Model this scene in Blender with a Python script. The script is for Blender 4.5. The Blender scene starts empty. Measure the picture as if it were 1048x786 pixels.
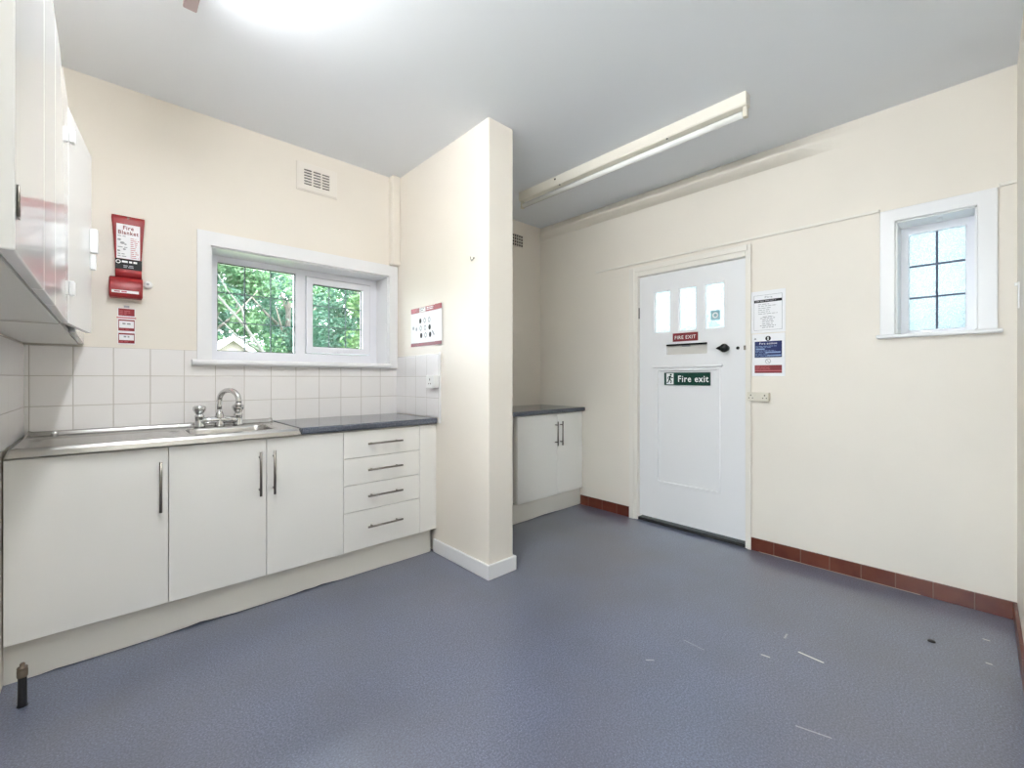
import bpy, bmesh, math, random
from mathutils import Vector, Matrix
import numpy as np

PI = math.pi
random.seed(7)
SC = bpy.context.scene
COL = SC.collection

# ------------------------------------------------------------------ sizes (metres)
XR, XL = 3.247, -0.298          # right wall, left wall
YW, YB = 3.066, -0.122          # window wall, rear wall
ZC = 2.71                       # ceiling
PX, PX2, PY = 1.631, 1.825, 1.956   # partition stub
YC = 2.51                       # front of the base unit doors
ZT = 0.872                      # underside of worktops

# ------------------------------------------------------------------ materials
def new_mat(name):
    m = bpy.data.materials.new(name)
    m.use_nodes = True
    nt = m.node_tree
    b = nt.nodes['Principled BSDF']
    return m, nt, b

def mat(name, col, rough=0.5, metal=0.0, spec=0.5, bump=0.0, bscale=60.0, vary=0.0, vscale=3.0,
        speck=None, emit=None, coat=0.0, aniso=None):
    m, nt, b = new_mat(name)
    b.inputs['Base Color'].default_value = (*col, 1)
    b.inputs['Roughness'].default_value = rough
    b.inputs['Metallic'].default_value = metal
    b.inputs['Specular IOR Level'].default_value = spec
    b.inputs['Coat Weight'].default_value = coat
    tc = nt.nodes.new('ShaderNodeTexCoord')
    last = None
    if vary > 0:
        n = nt.nodes.new('ShaderNodeTexNoise')
        n.inputs['Scale'].default_value = vscale
        n.inputs['Detail'].default_value = 4
        nt.links.new(tc.outputs['Object'], n.inputs['Vector'])
        mr = nt.nodes.new('ShaderNodeMapRange')
        mr.inputs['From Min'].default_value = .3; mr.inputs['From Max'].default_value = .7
        mr.inputs['To Min'].default_value = 1 - vary; mr.inputs['To Max'].default_value = 1 + vary
        nt.links.new(n.outputs['Fac'], mr.inputs['Value'])
        mx = nt.nodes.new('ShaderNodeVectorMath'); mx.operation = 'SCALE'
        mx.inputs[0].default_value = col
        nt.links.new(mr.outputs['Result'], mx.inputs['Scale'])
        last = mx.outputs['Vector']
    if speck:
        for (scale, lo, hi, c2) in speck:
            n = nt.nodes.new('ShaderNodeTexNoise')
            n.inputs['Scale'].default_value = scale
            n.inputs['Detail'].default_value = 2
            nt.links.new(tc.outputs['Object'], n.inputs['Vector'])
            mr = nt.nodes.new('ShaderNodeMapRange')
            mr.inputs['From Min'].default_value = lo; mr.inputs['From Max'].default_value = hi
            nt.links.new(n.outputs['Fac'], mr.inputs['Value'])
            mx = nt.nodes.new('ShaderNodeMix'); mx.data_type = 'RGBA'
            nt.links.new(mr.outputs['Result'], mx.inputs['Factor'])
            if last is None: mx.inputs[6].default_value = (*col, 1)
            else: nt.links.new(last, mx.inputs[6])
            mx.inputs[7].default_value = (*c2, 1)
            last = mx.outputs[2]
    if last is not None:
        nt.links.new(last, b.inputs['Base Color'])
    if bump > 0:
        n = nt.nodes.new('ShaderNodeTexNoise')
        n.inputs['Scale'].default_value = bscale
        n.inputs['Detail'].default_value = 5
        nt.links.new(tc.outputs['Object'], n.inputs['Vector'])
        bp = nt.nodes.new('ShaderNodeBump')
        bp.inputs['Strength'].default_value = bump
        bp.inputs['Distance'].default_value = .004
        nt.links.new(n.outputs['Fac'], bp.inputs['Height'])
        nt.links.new(bp.outputs['Normal'], b.inputs['Normal'])
    if emit:
        b.inputs['Emission Color'].default_value = (*emit[0], 1)
        b.inputs['Emission Strength'].default_value = emit[1]
    return m

def tile_mat(name, col, grout, ax, w, h, ox, oz, joint, rough, vary=0.0, col2=None):
    """glazed tiles laid in a straight grid; ax = which object axis runs along the wall"""
    m, nt, b = new_mat(name)
    tc = nt.nodes.new('ShaderNodeTexCoord')
    sp = nt.nodes.new('ShaderNodeSeparateXYZ')
    nt.links.new(tc.outputs['Object'], sp.inputs[0])
    def edge(sock, size, off):
        a = nt.nodes.new('ShaderNodeMath'); a.operation = 'SUBTRACT'
        nt.links.new(sock, a.inputs[0]); a.inputs[1].default_value = off
        d = nt.nodes.new('ShaderNodeMath'); d.operation = 'PINGPONG'
        nt.links.new(a.outputs[0], d.inputs[0]); d.inputs[1].default_value = size
        # pingpong over 2*size would mirror: use modulo distance to the nearest joint instead
        d.operation = 'FLOORED_MODULO'
        q = nt.nodes.new('ShaderNodeMath'); q.operation = 'PINGPONG'
        nt.links.new(d.outputs[0], q.inputs[0]); q.inputs[1].default_value = size / 2
        return q.outputs[0]
    e1 = edge(sp.outputs[ax], w, ox)
    e2 = edge(sp.outputs['Z'], h, oz)
    mn = nt.nodes.new('ShaderNodeMath'); mn.operation = 'MINIMUM'
    nt.links.new(e1, mn.inputs[0]); nt.links.new(e2, mn.inputs[1])
    mr = nt.nodes.new('ShaderNodeMapRange')
    mr.inputs['From Min'].default_value = joint * .5; mr.inputs['From Max'].default_value = joint
    nt.links.new(mn.outputs[0], mr.inputs['Value'])
    mx = nt.nodes.new('ShaderNodeMix'); mx.data_type = 'RGBA'
    nt.links.new(mr.outputs['Result'], mx.inputs['Factor'])
    mx.inputs[6].default_value = (*grout, 1)
    mx.inputs[7].default_value = (*col, 1)
    if col2:
        n = nt.nodes.new('ShaderNodeTexNoise'); n.inputs['Scale'].default_value = 9
        n.inputs['Detail'].default_value = 5
        nt.links.new(tc.outputs['Object'], n.inputs['Vector'])
        m2 = nt.nodes.new('ShaderNodeMix'); m2.data_type = 'RGBA'
        r2 = nt.nodes.new('ShaderNodeMapRange')
        r2.inputs['From Min'].default_value = .35; r2.inputs['From Max'].default_value = .65
        nt.links.new(n.outputs['Fac'], r2.inputs['Value'])
        nt.links.new(r2.outputs['Result'], m2.inputs['Factor'])
        m2.inputs[6].default_value = (*col, 1); m2.inputs[7].default_value = (*col2, 1)
        nt.links.new(m2.outputs[2], mx.inputs[7])
    nt.links.new(mx.outputs[2], b.inputs['Base Color'])
    bp = nt.nodes.new('ShaderNodeBump'); bp.inputs['Strength'].default_value = .5
    bp.inputs['Distance'].default_value = .002
    nt.links.new(mr.outputs['Result'], bp.inputs['Height'])
    nt.links.new(bp.outputs['Normal'], b.inputs['Normal'])
    b.inputs['Roughness'].default_value = rough
    return m

def floor_mat():
    m, nt, b = new_mat('blue grey safety vinyl')
    tc = nt.nodes.new('ShaderNodeTexCoord')
    L = nt.links.new
    def noise(scale, detail=3):
        n = nt.nodes.new('ShaderNodeTexNoise'); n.inputs['Scale'].default_value = scale
        n.inputs['Detail'].default_value = detail
        L(tc.outputs['Object'], n.inputs['Vector']); return n.outputs['Fac']
    def ramp(s, lo, hi, a=0., c=1.):
        r = nt.nodes.new('ShaderNodeMapRange')
        r.inputs['From Min'].default_value = lo; r.inputs['From Max'].default_value = hi
        r.inputs['To Min'].default_value = a; r.inputs['To Max'].default_value = c
        L(s, r.inputs['Value']); return r.outputs['Result']
    def mix(f, a, c):
        x = nt.nodes.new('ShaderNodeMix'); x.data_type = 'RGBA'
        L(f, x.inputs['Factor'])
        for i, v in ((6, a), (7, c)):
            if isinstance(v, tuple): x.inputs[i].default_value = (*v, 1)
            else: L(v, x.inputs[i])
        return x.outputs[2]
    c = mix(ramp(noise(150), .40, .62), (.086, .100, .157), (.145, .168, .255))
    c = mix(ramp(noise(210), .60, .70), c, (.27, .30, .40))
    c = mix(ramp(noise(2.2, 3), .40, .75, 0, .4), c, (.085, .088, .105))
    c = mix(ramp(noise(.9, 2), .45, .75, 0, .45), c, (.125, .115, .125))
    # white scuffs: short strokes worn into the vinyl, each a segment a-b
    sp = nt.nodes.new('ShaderNodeSeparateXYZ'); L(tc.outputs['Object'], sp.inputs[0])
    def math_(op, a, bb):
        n = nt.nodes.new('ShaderNodeMath'); n.operation = op
        for i, v in ((0, a), (1, bb)):
            if isinstance(v, float): n.inputs[i].default_value = v
            else: L(v, n.inputs[i])
        return n.outputs[0]
    for (ax, ay, bx, by, w, k) in SCUFFS:
        ln = math.hypot(bx - ax, by - ay); ux, uy = (bx - ax) / ln, (by - ay) / ln
        dx = math_('SUBTRACT', sp.outputs['X'], ax); dy = math_('SUBTRACT', sp.outputs['Y'], ay)
        t = math_('ADD', math_('MULTIPLY', dx, ux), math_('MULTIPLY', dy, uy))
        t = math_('MINIMUM', math_('MAXIMUM', t, 0.), ln)
        ex = math_('SUBTRACT', dx, math_('MULTIPLY', t, ux)); ey = math_('SUBTRACT', dy, math_('MULTIPLY', t, uy))
        d = math_('SQRT', math_('ADD', math_('MULTIPLY', ex, ex), math_('MULTIPLY', ey, ey)), 0.)
        c = mix(ramp(d, w * .5, w, k, 0), c, (.62, .62, .62))
    L(c, b.inputs['Base Color'])
    b.inputs['Roughness'].default_value = .34; b.inputs['Coat Weight'].default_value = .9; b.inputs['Coat Roughness'].default_value = .26
    b.inputs['Specular IOR Level'].default_value = .5
    bp = nt.nodes.new('ShaderNodeBump'); bp.inputs['Strength'].default_value = .08
    bp.inputs['Distance'].default_value = .003
    L(noise(180, 2), bp.inputs['Height'])
    L(bp.outputs['Normal'], b.inputs['Normal'])
    return m

def glass_mat():
    m = bpy.data.materials.new('clear window glass'); m.use_nodes = True
    nt = m.node_tree; nt.nodes.remove(nt.nodes['Principled BSDF'])
    out = nt.nodes['Material Output']
    tr = nt.nodes.new('ShaderNodeBsdfTransparent'); tr.inputs[0].default_value = (.95, .97, .96, 1)
    gl = nt.nodes.new('ShaderNodeBsdfGlossy'); gl.inputs['Roughness'].default_value = .0
    fr = nt.nodes.new('ShaderNodeFresnel'); fr.inputs[0].default_value = 1.45
    mx = nt.nodes.new('ShaderNodeMixShader')
    nt.links.new(fr.outputs[0], mx.inputs[0]); nt.links.new(tr.outputs[0], mx.inputs[1]); nt.links.new(gl.outputs[0], mx.inputs[2])
    nt.links.new(mx.outputs[0], out.inputs[0])
    return m

def frosted_mat(name, scale, col):
    m = bpy.data.materials.new(name); m.use_nodes = True
    nt = m.node_tree; nt.nodes.remove(nt.nodes['Principled BSDF'])
    out = nt.nodes['Material Output']
    tc = nt.nodes.new('ShaderNodeTexCoord')
    vo = nt.nodes.new('ShaderNodeTexNoise'); vo.inputs['Scale'].default_value = scale
    vo.inputs['Detail'].default_value = 3
    nt.links.new(tc.outputs['Object'], vo.inputs['Vector'])
    mr = nt.nodes.new('ShaderNodeMapRange'); mr.inputs['From Min'].default_value = .4; mr.inputs['From Max'].default_value = .6
    mr.inputs['To Min'].default_value = .15; mr.inputs['To Max'].default_value = .6
    nt.links.new(vo.outputs['Fac'], mr.inputs['Value'])
    bp = nt.nodes.new('ShaderNodeBump'); bp.inputs['Strength'].default_value = .6; bp.inputs['Distance'].default_value = .004
    nt.links.new(vo.outputs['Fac'], bp.inputs['Height'])
    tl = nt.nodes.new('ShaderNodeBsdfTranslucent'); tl.inputs[0].default_value = (*col, 1)
    tr = nt.nodes.new('ShaderNodeBsdfTransparent'); tr.inputs[0].default_value = (*col, 1)
    gl = nt.nodes.new('ShaderNodeBsdfGlossy'); gl.inputs['Roughness'].default_value = .12
    nt.links.new(bp.outputs[0], gl.inputs['Normal'])
    m1 = nt.nodes.new('ShaderNodeMixShader'); m2 = nt.nodes.new('ShaderNodeMixShader')
    nt.links.new(mr.outputs['Result'], m1.inputs[0]); nt.links.new(tr.outputs[0], m1.inputs[1]); nt.links.new(tl.outputs[0], m1.inputs[2])
    m2.inputs[0].default_value = .06
    nt.links.new(m1.outputs[0], m2.inputs[1]); nt.links.new(gl.outputs[0], m2.inputs[2])
    nt.links.new(m2.outputs[0], out.inputs[0])
    return m

def leaf_mat(name, a, bcol, trans=.35):
    m = bpy.data.materials.new(name); m.use_nodes = True
    nt = m.node_tree; b = nt.nodes['Principled BSDF']; out = nt.nodes['Material Output']
    tc = nt.nodes.new('ShaderNodeTexCoord')
    n = nt.nodes.new('ShaderNodeTexNoise'); n.inputs['Scale'].default_value = 1.6; n.inputs['Detail'].default_value = 6
    nt.links.new(tc.outputs['Object'], n.inputs['Vector'])
    mr = nt.nodes.new('ShaderNodeMapRange'); mr.inputs['From Min'].default_value = .35; mr.inputs['From Max'].default_value = .65
    nt.links.new(n.outputs['Fac'], mr.inputs['Value'])
    mx = nt.nodes.new('ShaderNodeMix'); mx.data_type = 'RGBA'
    mx.inputs[6].default_value = (*a, 1); mx.inputs[7].default_value = (*bcol, 1)
    nt.links.new(mr.outputs['Result'], mx.inputs['Factor'])
    nt.links.new(mx.outputs[2], b.inputs['Base Color']); b.inputs['Roughness'].default_value = .45
    tl = nt.nodes.new('ShaderNodeBsdfTranslucent'); nt.links.new(mx.outputs[2], tl.inputs[0])
    ms = nt.nodes.new('ShaderNodeMixShader'); ms.inputs[0].default_value = trans
    nt.links.new(b.outputs[0], ms.inputs[1]); nt.links.new(tl.outputs[0], ms.inputs[2])
    nt.links.new(ms.outputs[0], out.inputs[0])
    return m

SCUFFS = [(2.179, .530, 2.172, .445, .006, 1.0), (2.043, .633, 2.047, .608, .006, .6), (2.249, .604, 2.29, .606, .005, .35),
          (2.90, -.026, 2.90, -.010, .006, .6), (2.666, -.030, 2.666, -.018, .006, .6), (1.71, .424, 1.736, .334, .004, .35),
          (1.90, .908, 1.894, .817, .004, .2), (1.65, .95, 1.67, .93, .005, .4)]

WALL = mat('cream wall paint', (.80, .748, .670), .5, bump=.12, bscale=14, vary=.02, vscale=2)
CEIL = mat('white ceiling paint', (.81, .835, .875), .75, bump=.08, bscale=18)
TRIM = mat('white gloss paint', (.82, .82, .83), .28, bump=.05, bscale=30)
CREAMTRIM = mat('cream gloss paint', (.80, .765, .70), .3, bump=.05, bscale=30)
DOORPAINT = mat('white door paint', (.80, .80, .81), .35, bump=.06, bscale=25)
UPVC = mat('white plastic frame', (.82, .82, .87), .25)
FLOOR = floor_mat()
CABW = mat('white laminate', (.86, .85, .815), .36)
GLOSSW = mat('glossy white door', (.78, .78, .78), .085, spec=.45)
CARC = mat('white carcass board', (.76, .74, .69), .45)
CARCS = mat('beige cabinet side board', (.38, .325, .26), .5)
PLIN = mat('off white plinth board', (.72, .70, .64), .5, bump=.05, bscale=12)
STEEL = mat('stainless steel', (.52, .51, .49), .26, metal=1.0, bump=.02, bscale=200)
CHROME = mat('chrome', (.66, .66, .66), .1, metal=1.0)
NICKEL = mat('brushed handle steel', (.23, .21, .185), .32, metal=1.0)
TOP = mat('dark blue granite laminate', (.070, .080, .105), .1, speck=[(240, .55, .66, (.22, .24, .28)), (330, .62, .7, (.02, .02, .03))])
TILEW = tile_mat('white wall tiles', (.84, .815, .80), (.58, .54, .50), 'X', .1475, .1475, .018, 1.338, .0026, .12)
TILEY = tile_mat('white side wall tiles', (.84, .82, .82), (.60, .57, .54), 'Y', .1475, .1475, YW, 1.338, .0026, .12)
REDT = tile_mat('red brown quarry tiles', (.095, .016, .009), (.19, .11, .08), 'Y', .152, 3.0, .02, -.7, .003, .28, col2=(.135, .032, .015))
REDX = tile_mat('red brown quarry tiles rear', (.095, .016, .009), (.19, .11, .08), 'X', .152, 3.0, .02, -.7, .003, .28, col2=(.135, .032, .015))
BLACK = mat('black', (.005, .005, .005), .4, spec=.3)
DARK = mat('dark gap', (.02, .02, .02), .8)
RUBBER = mat('black rubber pipe', (.012, .012, .014), .5)
BRASS = mat('old brass', (.17, .135, .10), .5, metal=.7)
RED = mat('red pvc', (.27, .007, .010), .38, bump=.1, bscale=30)
REDINK = mat('red ink', (.27, .013, .020), .4)
DREDINK = mat('dark red ink', (.19, .008, .015), .45)
PINKINK = mat('pale red ink', (.52, .12, .14), .45)
GREEN = mat('safety green', (.003, .042, .029), .45, spec=.3)
BLUE = mat('safety blue', (.007, .016, .10), .45, spec=.3)
PALEBLUE = mat('pale blue ink', (.22, .32, .52), .45)
PAPER = mat('white paper', (.85, .85, .87), .5)
WHITEP = mat('white plastic', (.82, .82, .81), .3)
CREAMP = mat('aged cream plastic', (.72, .68, .58), .35)
PLATE = mat('off white letter plate', (.60, .58, .54), .45)
GREY = mat('grey ink', (.33, .33, .35), .6)
INK = mat('black ink', (.012, .012, .014), .6, spec=.2)
WPRINT = mat('white ink', (.86, .86, .86), .5)
GLASS = glass_mat()
FROST = frosted_mat('hammered glass', 150, (.52, .58, .59))
FROSTD = frosted_mat('frosted door glass', 60, (.62, .69, .70))
LEAD = mat('lead strip', (.10, .13, .14), .5)
LEADB = mat('dark blue lead strip', (.03, .04, .09), .5)
VENTP = mat('cream painted vent', (.80, .755, .69), .45)
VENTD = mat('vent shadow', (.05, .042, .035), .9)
TUBEOFF = mat('unlit tube glass', (.90, .90, .88), .15)
TUBEON = mat('lit tube', (1, 1, 1), .4, emit=((.95, .975, 1.0), 58.0))
BATT = mat('cream enamelled steel', (.83, .79, .70), .25)
PINKP = mat('pinkish lamp holder plastic', (.42, .33, .33), .5)
STICK = mat('pale blue sticker', (.25, .42, .47), .5)
GRASS = mat('garden grass', (.10, .17, .05), .9, vary=.3, vscale=5)
BARK = mat('grey bark', (.13, .115, .10), .9, bump=.6, bscale=20, vary=.25, vscale=6)
BARKP = mat('pale bark', (.10, .095, .09), .9, bump=.5, bscale=20, vary=.2, vscale=6)
RENDER = mat('pale pink render', (.27, .225, .21), .8)
ROOFM = mat('pale roof sheet', (.45, .43, .42), .7)
LEAF1 = leaf_mat('mid green leaves', (.045, .12, .055), (.12, .22, .10))
LEAF2 = leaf_mat('blue green leaves', (.03, .10, .065), (.09, .18, .12))
LEAF3 = leaf_mat('yellow green leaves', (.06, .135, .045), (.13, .21, .085))

# ------------------------------------------------------------------ mesh builder
class MB:
    def __init__(self):
        self.v, self.f, self.m, self.s = [], [], [], []
        self.mats = []
    def mi(self, m):
        if m not in self.mats: self.mats.append(m)
        return self.mats.index(m)
    def face(self, idx, m, smooth=False):
        self.f.append(idx); self.m.append(self.mi(m)); self.s.append(smooth)
    def box(self, x0, x1, y0, y1, z0, z1, m):
        b = len(self.v)
        x0, x1 = min(x0, x1), max(x0, x1); y0, y1 = min(y0, y1), max(y0, y1); z0, z1 = min(z0, z1), max(z0, z1)
        self.v += [(x0, y0, z0), (x1, y0, z0), (x1, y1, z0), (x0, y1, z0), (x0, y0, z1), (x1, y0, z1), (x1, y1, z1), (x0, y1, z1)]
        for q in ((0, 3, 2, 1), (4, 5, 6, 7), (0, 1, 5, 4), (1, 2, 6, 5), (2, 3, 7, 6), (3, 0, 4, 7)):
            self.face([b + i for i in q], m)
        return self
    def tube(self, pts, r, m, seg=12, caps=True):
        """swept round tube through pts; r a number or one radius per point"""
        pts = [Vector(p) for p in pts]
        rs = r if isinstance(r, (list, tuple)) else [r] * len(pts)
        b = len(self.v); n = len(pts)
        t0 = (pts[1] - pts[0]).normalized()
        up = Vector((0, 0, 1)) if abs(t0.z) < .9 else Vector((1, 0, 0))
        nrm = t0.cross(up).normalized()
        for i, p in enumerate(pts):
            t = (pts[min(i + 1, n - 1)] - pts[max(i - 1, 0)]).normalized()
            nrm = (nrm - t * nrm.dot(t)).normalized()
            bi = t.cross(nrm)
            for k in range(seg):
                a = 2 * PI * k / seg
                self.v.append(tuple(p + (nrm * math.cos(a) + bi * math.sin(a)) * rs[i]))
        for i in range(n - 1):
            for k in range(seg):
                k2 = (k + 1) % seg
                self.face([b + i * seg + k, b + i * seg + k2, b + (i + 1) * seg + k2, b + (i + 1) * seg + k], m, True)
        if caps:
            self.face([b + k for k in range(seg)][::-1], m)
            self.face([b + (n - 1) * seg + k for k in range(seg)], m)
        return self
    def lathe(self, o, axis, prof, m, seg=20):
        """prof: list of (distance along axis, radius)"""
        o = Vector(o); ax = Vector(axis).normalized()
        pts = [o + ax * d for d, _ in prof]
        b = len(self.v)
        up = Vector((0, 0, 1)) if abs(ax.z) < .9 else Vector((1, 0, 0))
        u = ax.cross(up).normalized(); w = ax.cross(u)
        for (d, r), p in zip(prof, pts):
            for k in range(seg):
                a = 2 * PI * k / seg
                self.v.append(tuple(p + (u * math.cos(a) + w * math.sin(a)) * r))
        for i in range(len(prof) - 1):
            for k in range(seg):
                k2 = (k + 1) % seg
                self.face([b + i * seg + k, b + i * seg + k2, b + (i + 1) * seg + k2, b + (i + 1) * seg + k], m, True)
        self.face([b + k for k in range(seg)][::-1], m)
        self.face([b + (len(prof) - 1) * seg + k for k in range(seg)], m)
        return self
    def prism(self, poly, ax, a0, a1, m):
        """poly = 2D points; ax = extrusion axis 0/1/2, the other two axes in cyclic order"""
        b = len(self.v); n = len(poly)
        o1, o2 = [(1, 2), (0, 2), (0, 1)][ax]
        for a in (a0, a1):
            for p in poly:
                c = [0, 0, 0]; c[ax] = a; c[o1] = p[0]; c[o2] = p[1]
                self.v.append(tuple(c))
        self.face([b + i for i in range(n)], m)
        self.face([b + n + i for i in range(n)][::-1], m)
        for i in range(n):
            j = (i + 1) % n
            self.face([b + j, b + i, b + n + i, b + n + j], m)
        return self
    def loft(self, rings, m, smooth=True, closed=True):
        b = len(self.v); n = len(rings[0])
        for r in rings: self.v += [tuple(p) for p in r]
        for i in range(len(rings) - 1):
            for k in range(n if closed else n - 1):
                k2 = (k + 1) % n
                self.face([b + i * n + k, b + i * n + k2, b + (i + 1) * n + k2, b + (i + 1) * n + k], m, smooth)
        self.face([b + k for k in range(n)][::-1], m)
        self.face([b + (len(rings) - 1) * n + k for k in range(n)], m)
        return self
    def build(self, name, parent=None, bevel=0.0, seg=2, fix=True):
        me = bpy.data.meshes.new(name)
        me.from_pydata([tuple(p) for p in self.v], [], self.f)
        for m in self.mats: me.materials.append(m)
        me.polygons.foreach_set('material_index', self.m)
        me.polygons.foreach_set('use_smooth', self.s)
        if fix:
            bm = bmesh.new(); bm.from_mesh(me)
            bmesh.ops.recalc_face_normals(bm, faces=bm.faces)
            bm.to_mesh(me); bm.free()
        me.update()
        o = bpy.data.objects.new(name, me)
        COL.objects.link(o)
        if parent is not None:
            o.parent = parent
            o.matrix_parent_inverse = Matrix.Translation(-parent.location) if parent.type == 'EMPTY' else Matrix()
        if bevel > 0:
            md = o.modifiers.new('bevel', 'BEVEL'); md.width = bevel; md.segments = seg
            md.limit_method = 'ANGLE'; md.angle_limit = math.radians(40)
            md.harden_normals = False
        return o

def slab(name, axis, a0, a1, us, zs, holes, m, parent=None, bevel=0):
    """a wall or leaf with rectangular openings: one connected solid. axis = thickness axis (0 or 1);
    us, zs = sorted breaks along the wall and up; holes = list of (u0,u1,z0,z1)"""
    b = MB(); vid = {}
    us = sorted(set(us) | {h[i] for h in holes for i in (0, 1)}); zs = sorted(set(zs) | {h[i] for h in holes for i in (2, 3)})
    def solid(i, j):
        if not (0 <= i < len(us) - 1 and 0 <= j < len(zs) - 1): return False
        u, z = (us[i] + us[i + 1]) / 2, (zs[j] + zs[j + 1]) / 2
        return not any(h[0] < u < h[1] and h[2] < z < h[3] for h in holes)
    def V(i, j, a):
        k = (i, j, a)
        if k not in vid:
            vid[k] = len(b.v)
            b.v.append((a, us[i], zs[j]) if axis == 0 else (us[i], a, zs[j]))
        return vid[k]
    for i in range(len(us) - 1):
        for j in range(len(zs) - 1):
            if not solid(i, j): continue
            for a in (a0, a1):
                b.face([V(i, j, a), V(i + 1, j, a), V(i + 1, j + 1, a), V(i, j + 1, a)], m)
            if not solid(i - 1, j): b.face([V(i, j, a0), V(i, j + 1, a0), V(i, j + 1, a1), V(i, j, a1)], m)
            if not solid(i + 1, j): b.face([V(i + 1, j, a0), V(i + 1, j + 1, a0), V(i + 1, j + 1, a1), V(i + 1, j, a1)], m)
            if not solid(i, j - 1): b.face([V(i, j, a0), V(i + 1, j, a0), V(i + 1, j, a1), V(i, j, a1)], m)
            if not solid(i, j + 1): b.face([V(i, j + 1, a0), V(i + 1, j + 1, a0), V(i + 1, j + 1, a1), V(i, j + 1, a1)], m)
    return b.build(name, parent, bevel)

def thing(name, loc, label, cat, group=None):
    o = bpy.data.objects.new(name, None); COL.objects.link(o)
    o.location = loc; o.empty_display_size = .1
    o['label'] = label; o['category'] = cat
    if group: o['group'] = group
    return o
def tag(o, label, cat, group=None):
    o['label'] = label; o['category'] = cat
    if group: o['group'] = group
    return o
def struct(o, label=None):
    o['kind'] = 'structure'
    if label: o['label'] = label
    return o
def root_struct(name, loc, label=None):
    o = bpy.data.objects.new(name, None); COL.objects.link(o); o.location = loc
    return struct(o, label)

# planes that carry signs: u runs to the viewer's right, v up, n towards the viewer
class Plane:
    def __init__(self, kind, at): self.kind, self.at = kind, at
    def p(self, u, v, n):
        # 'B': window wall (faces -Y), u = X.  'R': faces -X, u = -Y
        return (u, self.at - n, v) if self.kind == 'B' else (self.at - n, -u, v)
    def box(self, b, u0, u1, v0, v1, n0, n1, m):
        p, q = self.p(u0, v0, n0), self.p(u1, v1, n1)
        b.box(p[0], q[0], p[1], q[1], p[2], q[2], m); return b
    def poly(self, b, pts, n0, n1, m):
        k = len(b.v); n = len(pts)
        for nn in (n0, n1): b.v += [self.p(u, v, nn) for u, v in pts]
        b.face([k + n + i for i in range(n)], m); b.face([k + i for i in range(n)][::-1], m)
        for i in range(n):
            j = (i + 1) % n
            b.face([k + i, k + j, k + n + j, k + n + i], m)
        return b
    def disc(self, b, u, v, r, n0, n1, m, ry=None, seg=16, inner=None):
        ry = ry or r
        pts = [(u + r * math.cos(2 * PI * i / seg), v + ry * math.sin(2 * PI * i / seg)) for i in range(seg)]
        if inner is None: return self.poly(b, pts, n0, n1, m)
        pin = [(u + r * inner * math.cos(2 * PI * i / seg), v + ry * inner * math.sin(2 * PI * i / seg)) for i in range(seg)]
        k = len(b.v)
        for nn in (n0, n1):
            b.v += [self.p(a, c, nn) for a, c in pts]; b.v += [self.p(a, c, nn) for a, c in pin]
        for i in range(seg):
            j = (i + 1) % seg
            b.face([k + 2 * seg + i, k + 2 * seg + j, k + 3 * seg + j, k + 3 * seg + i], m)
            b.face([k + i, k + j, k + 2 * seg + j, k + 2 * seg + i], m)
            b.face([k + seg + i, k + seg + j, k + 3 * seg + j, k + 3 * seg + i], m)
        return b
    def text(self, b, s, u, v, h, n0, n1, m, bold=0.0, width=None, align='CENTER'):
        """raised lettering: cap height about h, centred (or left-aligned) at u, baseline v"""
        cu = bpy.data.curves.new('lettering_curve', 'FONT'); cu.body = s; cu.size = 1.0
        cu.align_x = 'LEFT'; cu.offset = bold; cu.resolution_u = 2; cu.space_character = 1.12
        cu.extrude = .05; cu.fill_mode = 'BOTH'
        ob = bpy.data.objects.new('lettering_curve', cu); COL.objects.link(ob)
        dg = bpy.context.evaluated_depsgraph_get(); dg.update()
        me = bpy.data.meshes.new_from_object(ob.evaluated_get(dg))
        xs = [q.co.x for q in me.vertices]; x0, x1 = min(xs), max(xs)
        sy = h / .70; sx = sy if width is None else width / (x1 - x0)
        off = u - (x1 - x0) * sx / 2 if align == 'CENTER' else u
        k = len(b.v)
        for q in me.vertices:
            b.v.append(self.p(off + (q.co.x - x0) * sx, v + q.co.y * sy, n1 if q.co.z > 0 else n0))
        for p in me.polygons: b.face([k + i for i in p.vertices], m)
        bpy.data.objects.remove(ob); bpy.data.meshes.remove(me); bpy.data.curves.remove(cu)
        return b
PB = Plane('B', YW); PR = Plane('R', XR); PP = Plane('R', PX)
DX = 3.262                      # face of the door leaf
PD = Plane('R', DX)

# ================================================================== SETTING
T = .30
b = MB().box(XL - T, XR + T, YB - T, YW + T, -.12, 0, FLOOR); struct(b.build('floor'))
b = MB().box(XL - T, XR + T, YB - T, YW + T, ZC, ZC + .25, CEIL); struct(b.build('ceiling'))
WIN1 = (.436, 1.560, 1.285, 1.952)
struct(slab('wall_back', 1, YW, YW + T, [XL - T, XR + T], [0, ZC], [WIN1], WALL))
WIN2 = (.012, .325, 1.425, 2.058)
DOOR = (1.075, 2.003, 0, 2.085)
struct(slab('wall_right', 0, XR, XR + T, [YB - T, YW], [0, ZC], [WIN2, DOOR], WALL))
FILLOPEN = (-.10, .55, .04, 2.58)  # added opening, lets daylight reach the right side of the room
struct(slab('wall_left', 0, XL - T, XL, [YB - T, YW], [0, ZC], [FILLOPEN], WALL))
struct(MB().box(XL, XR, YB - T, YB, 0, ZC, WALL).build('wall_rear'))
struct(MB().box(PX, PX2, PY, YW, 0, ZC, WALL).build('wall_partition', bevel=.006))

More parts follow.
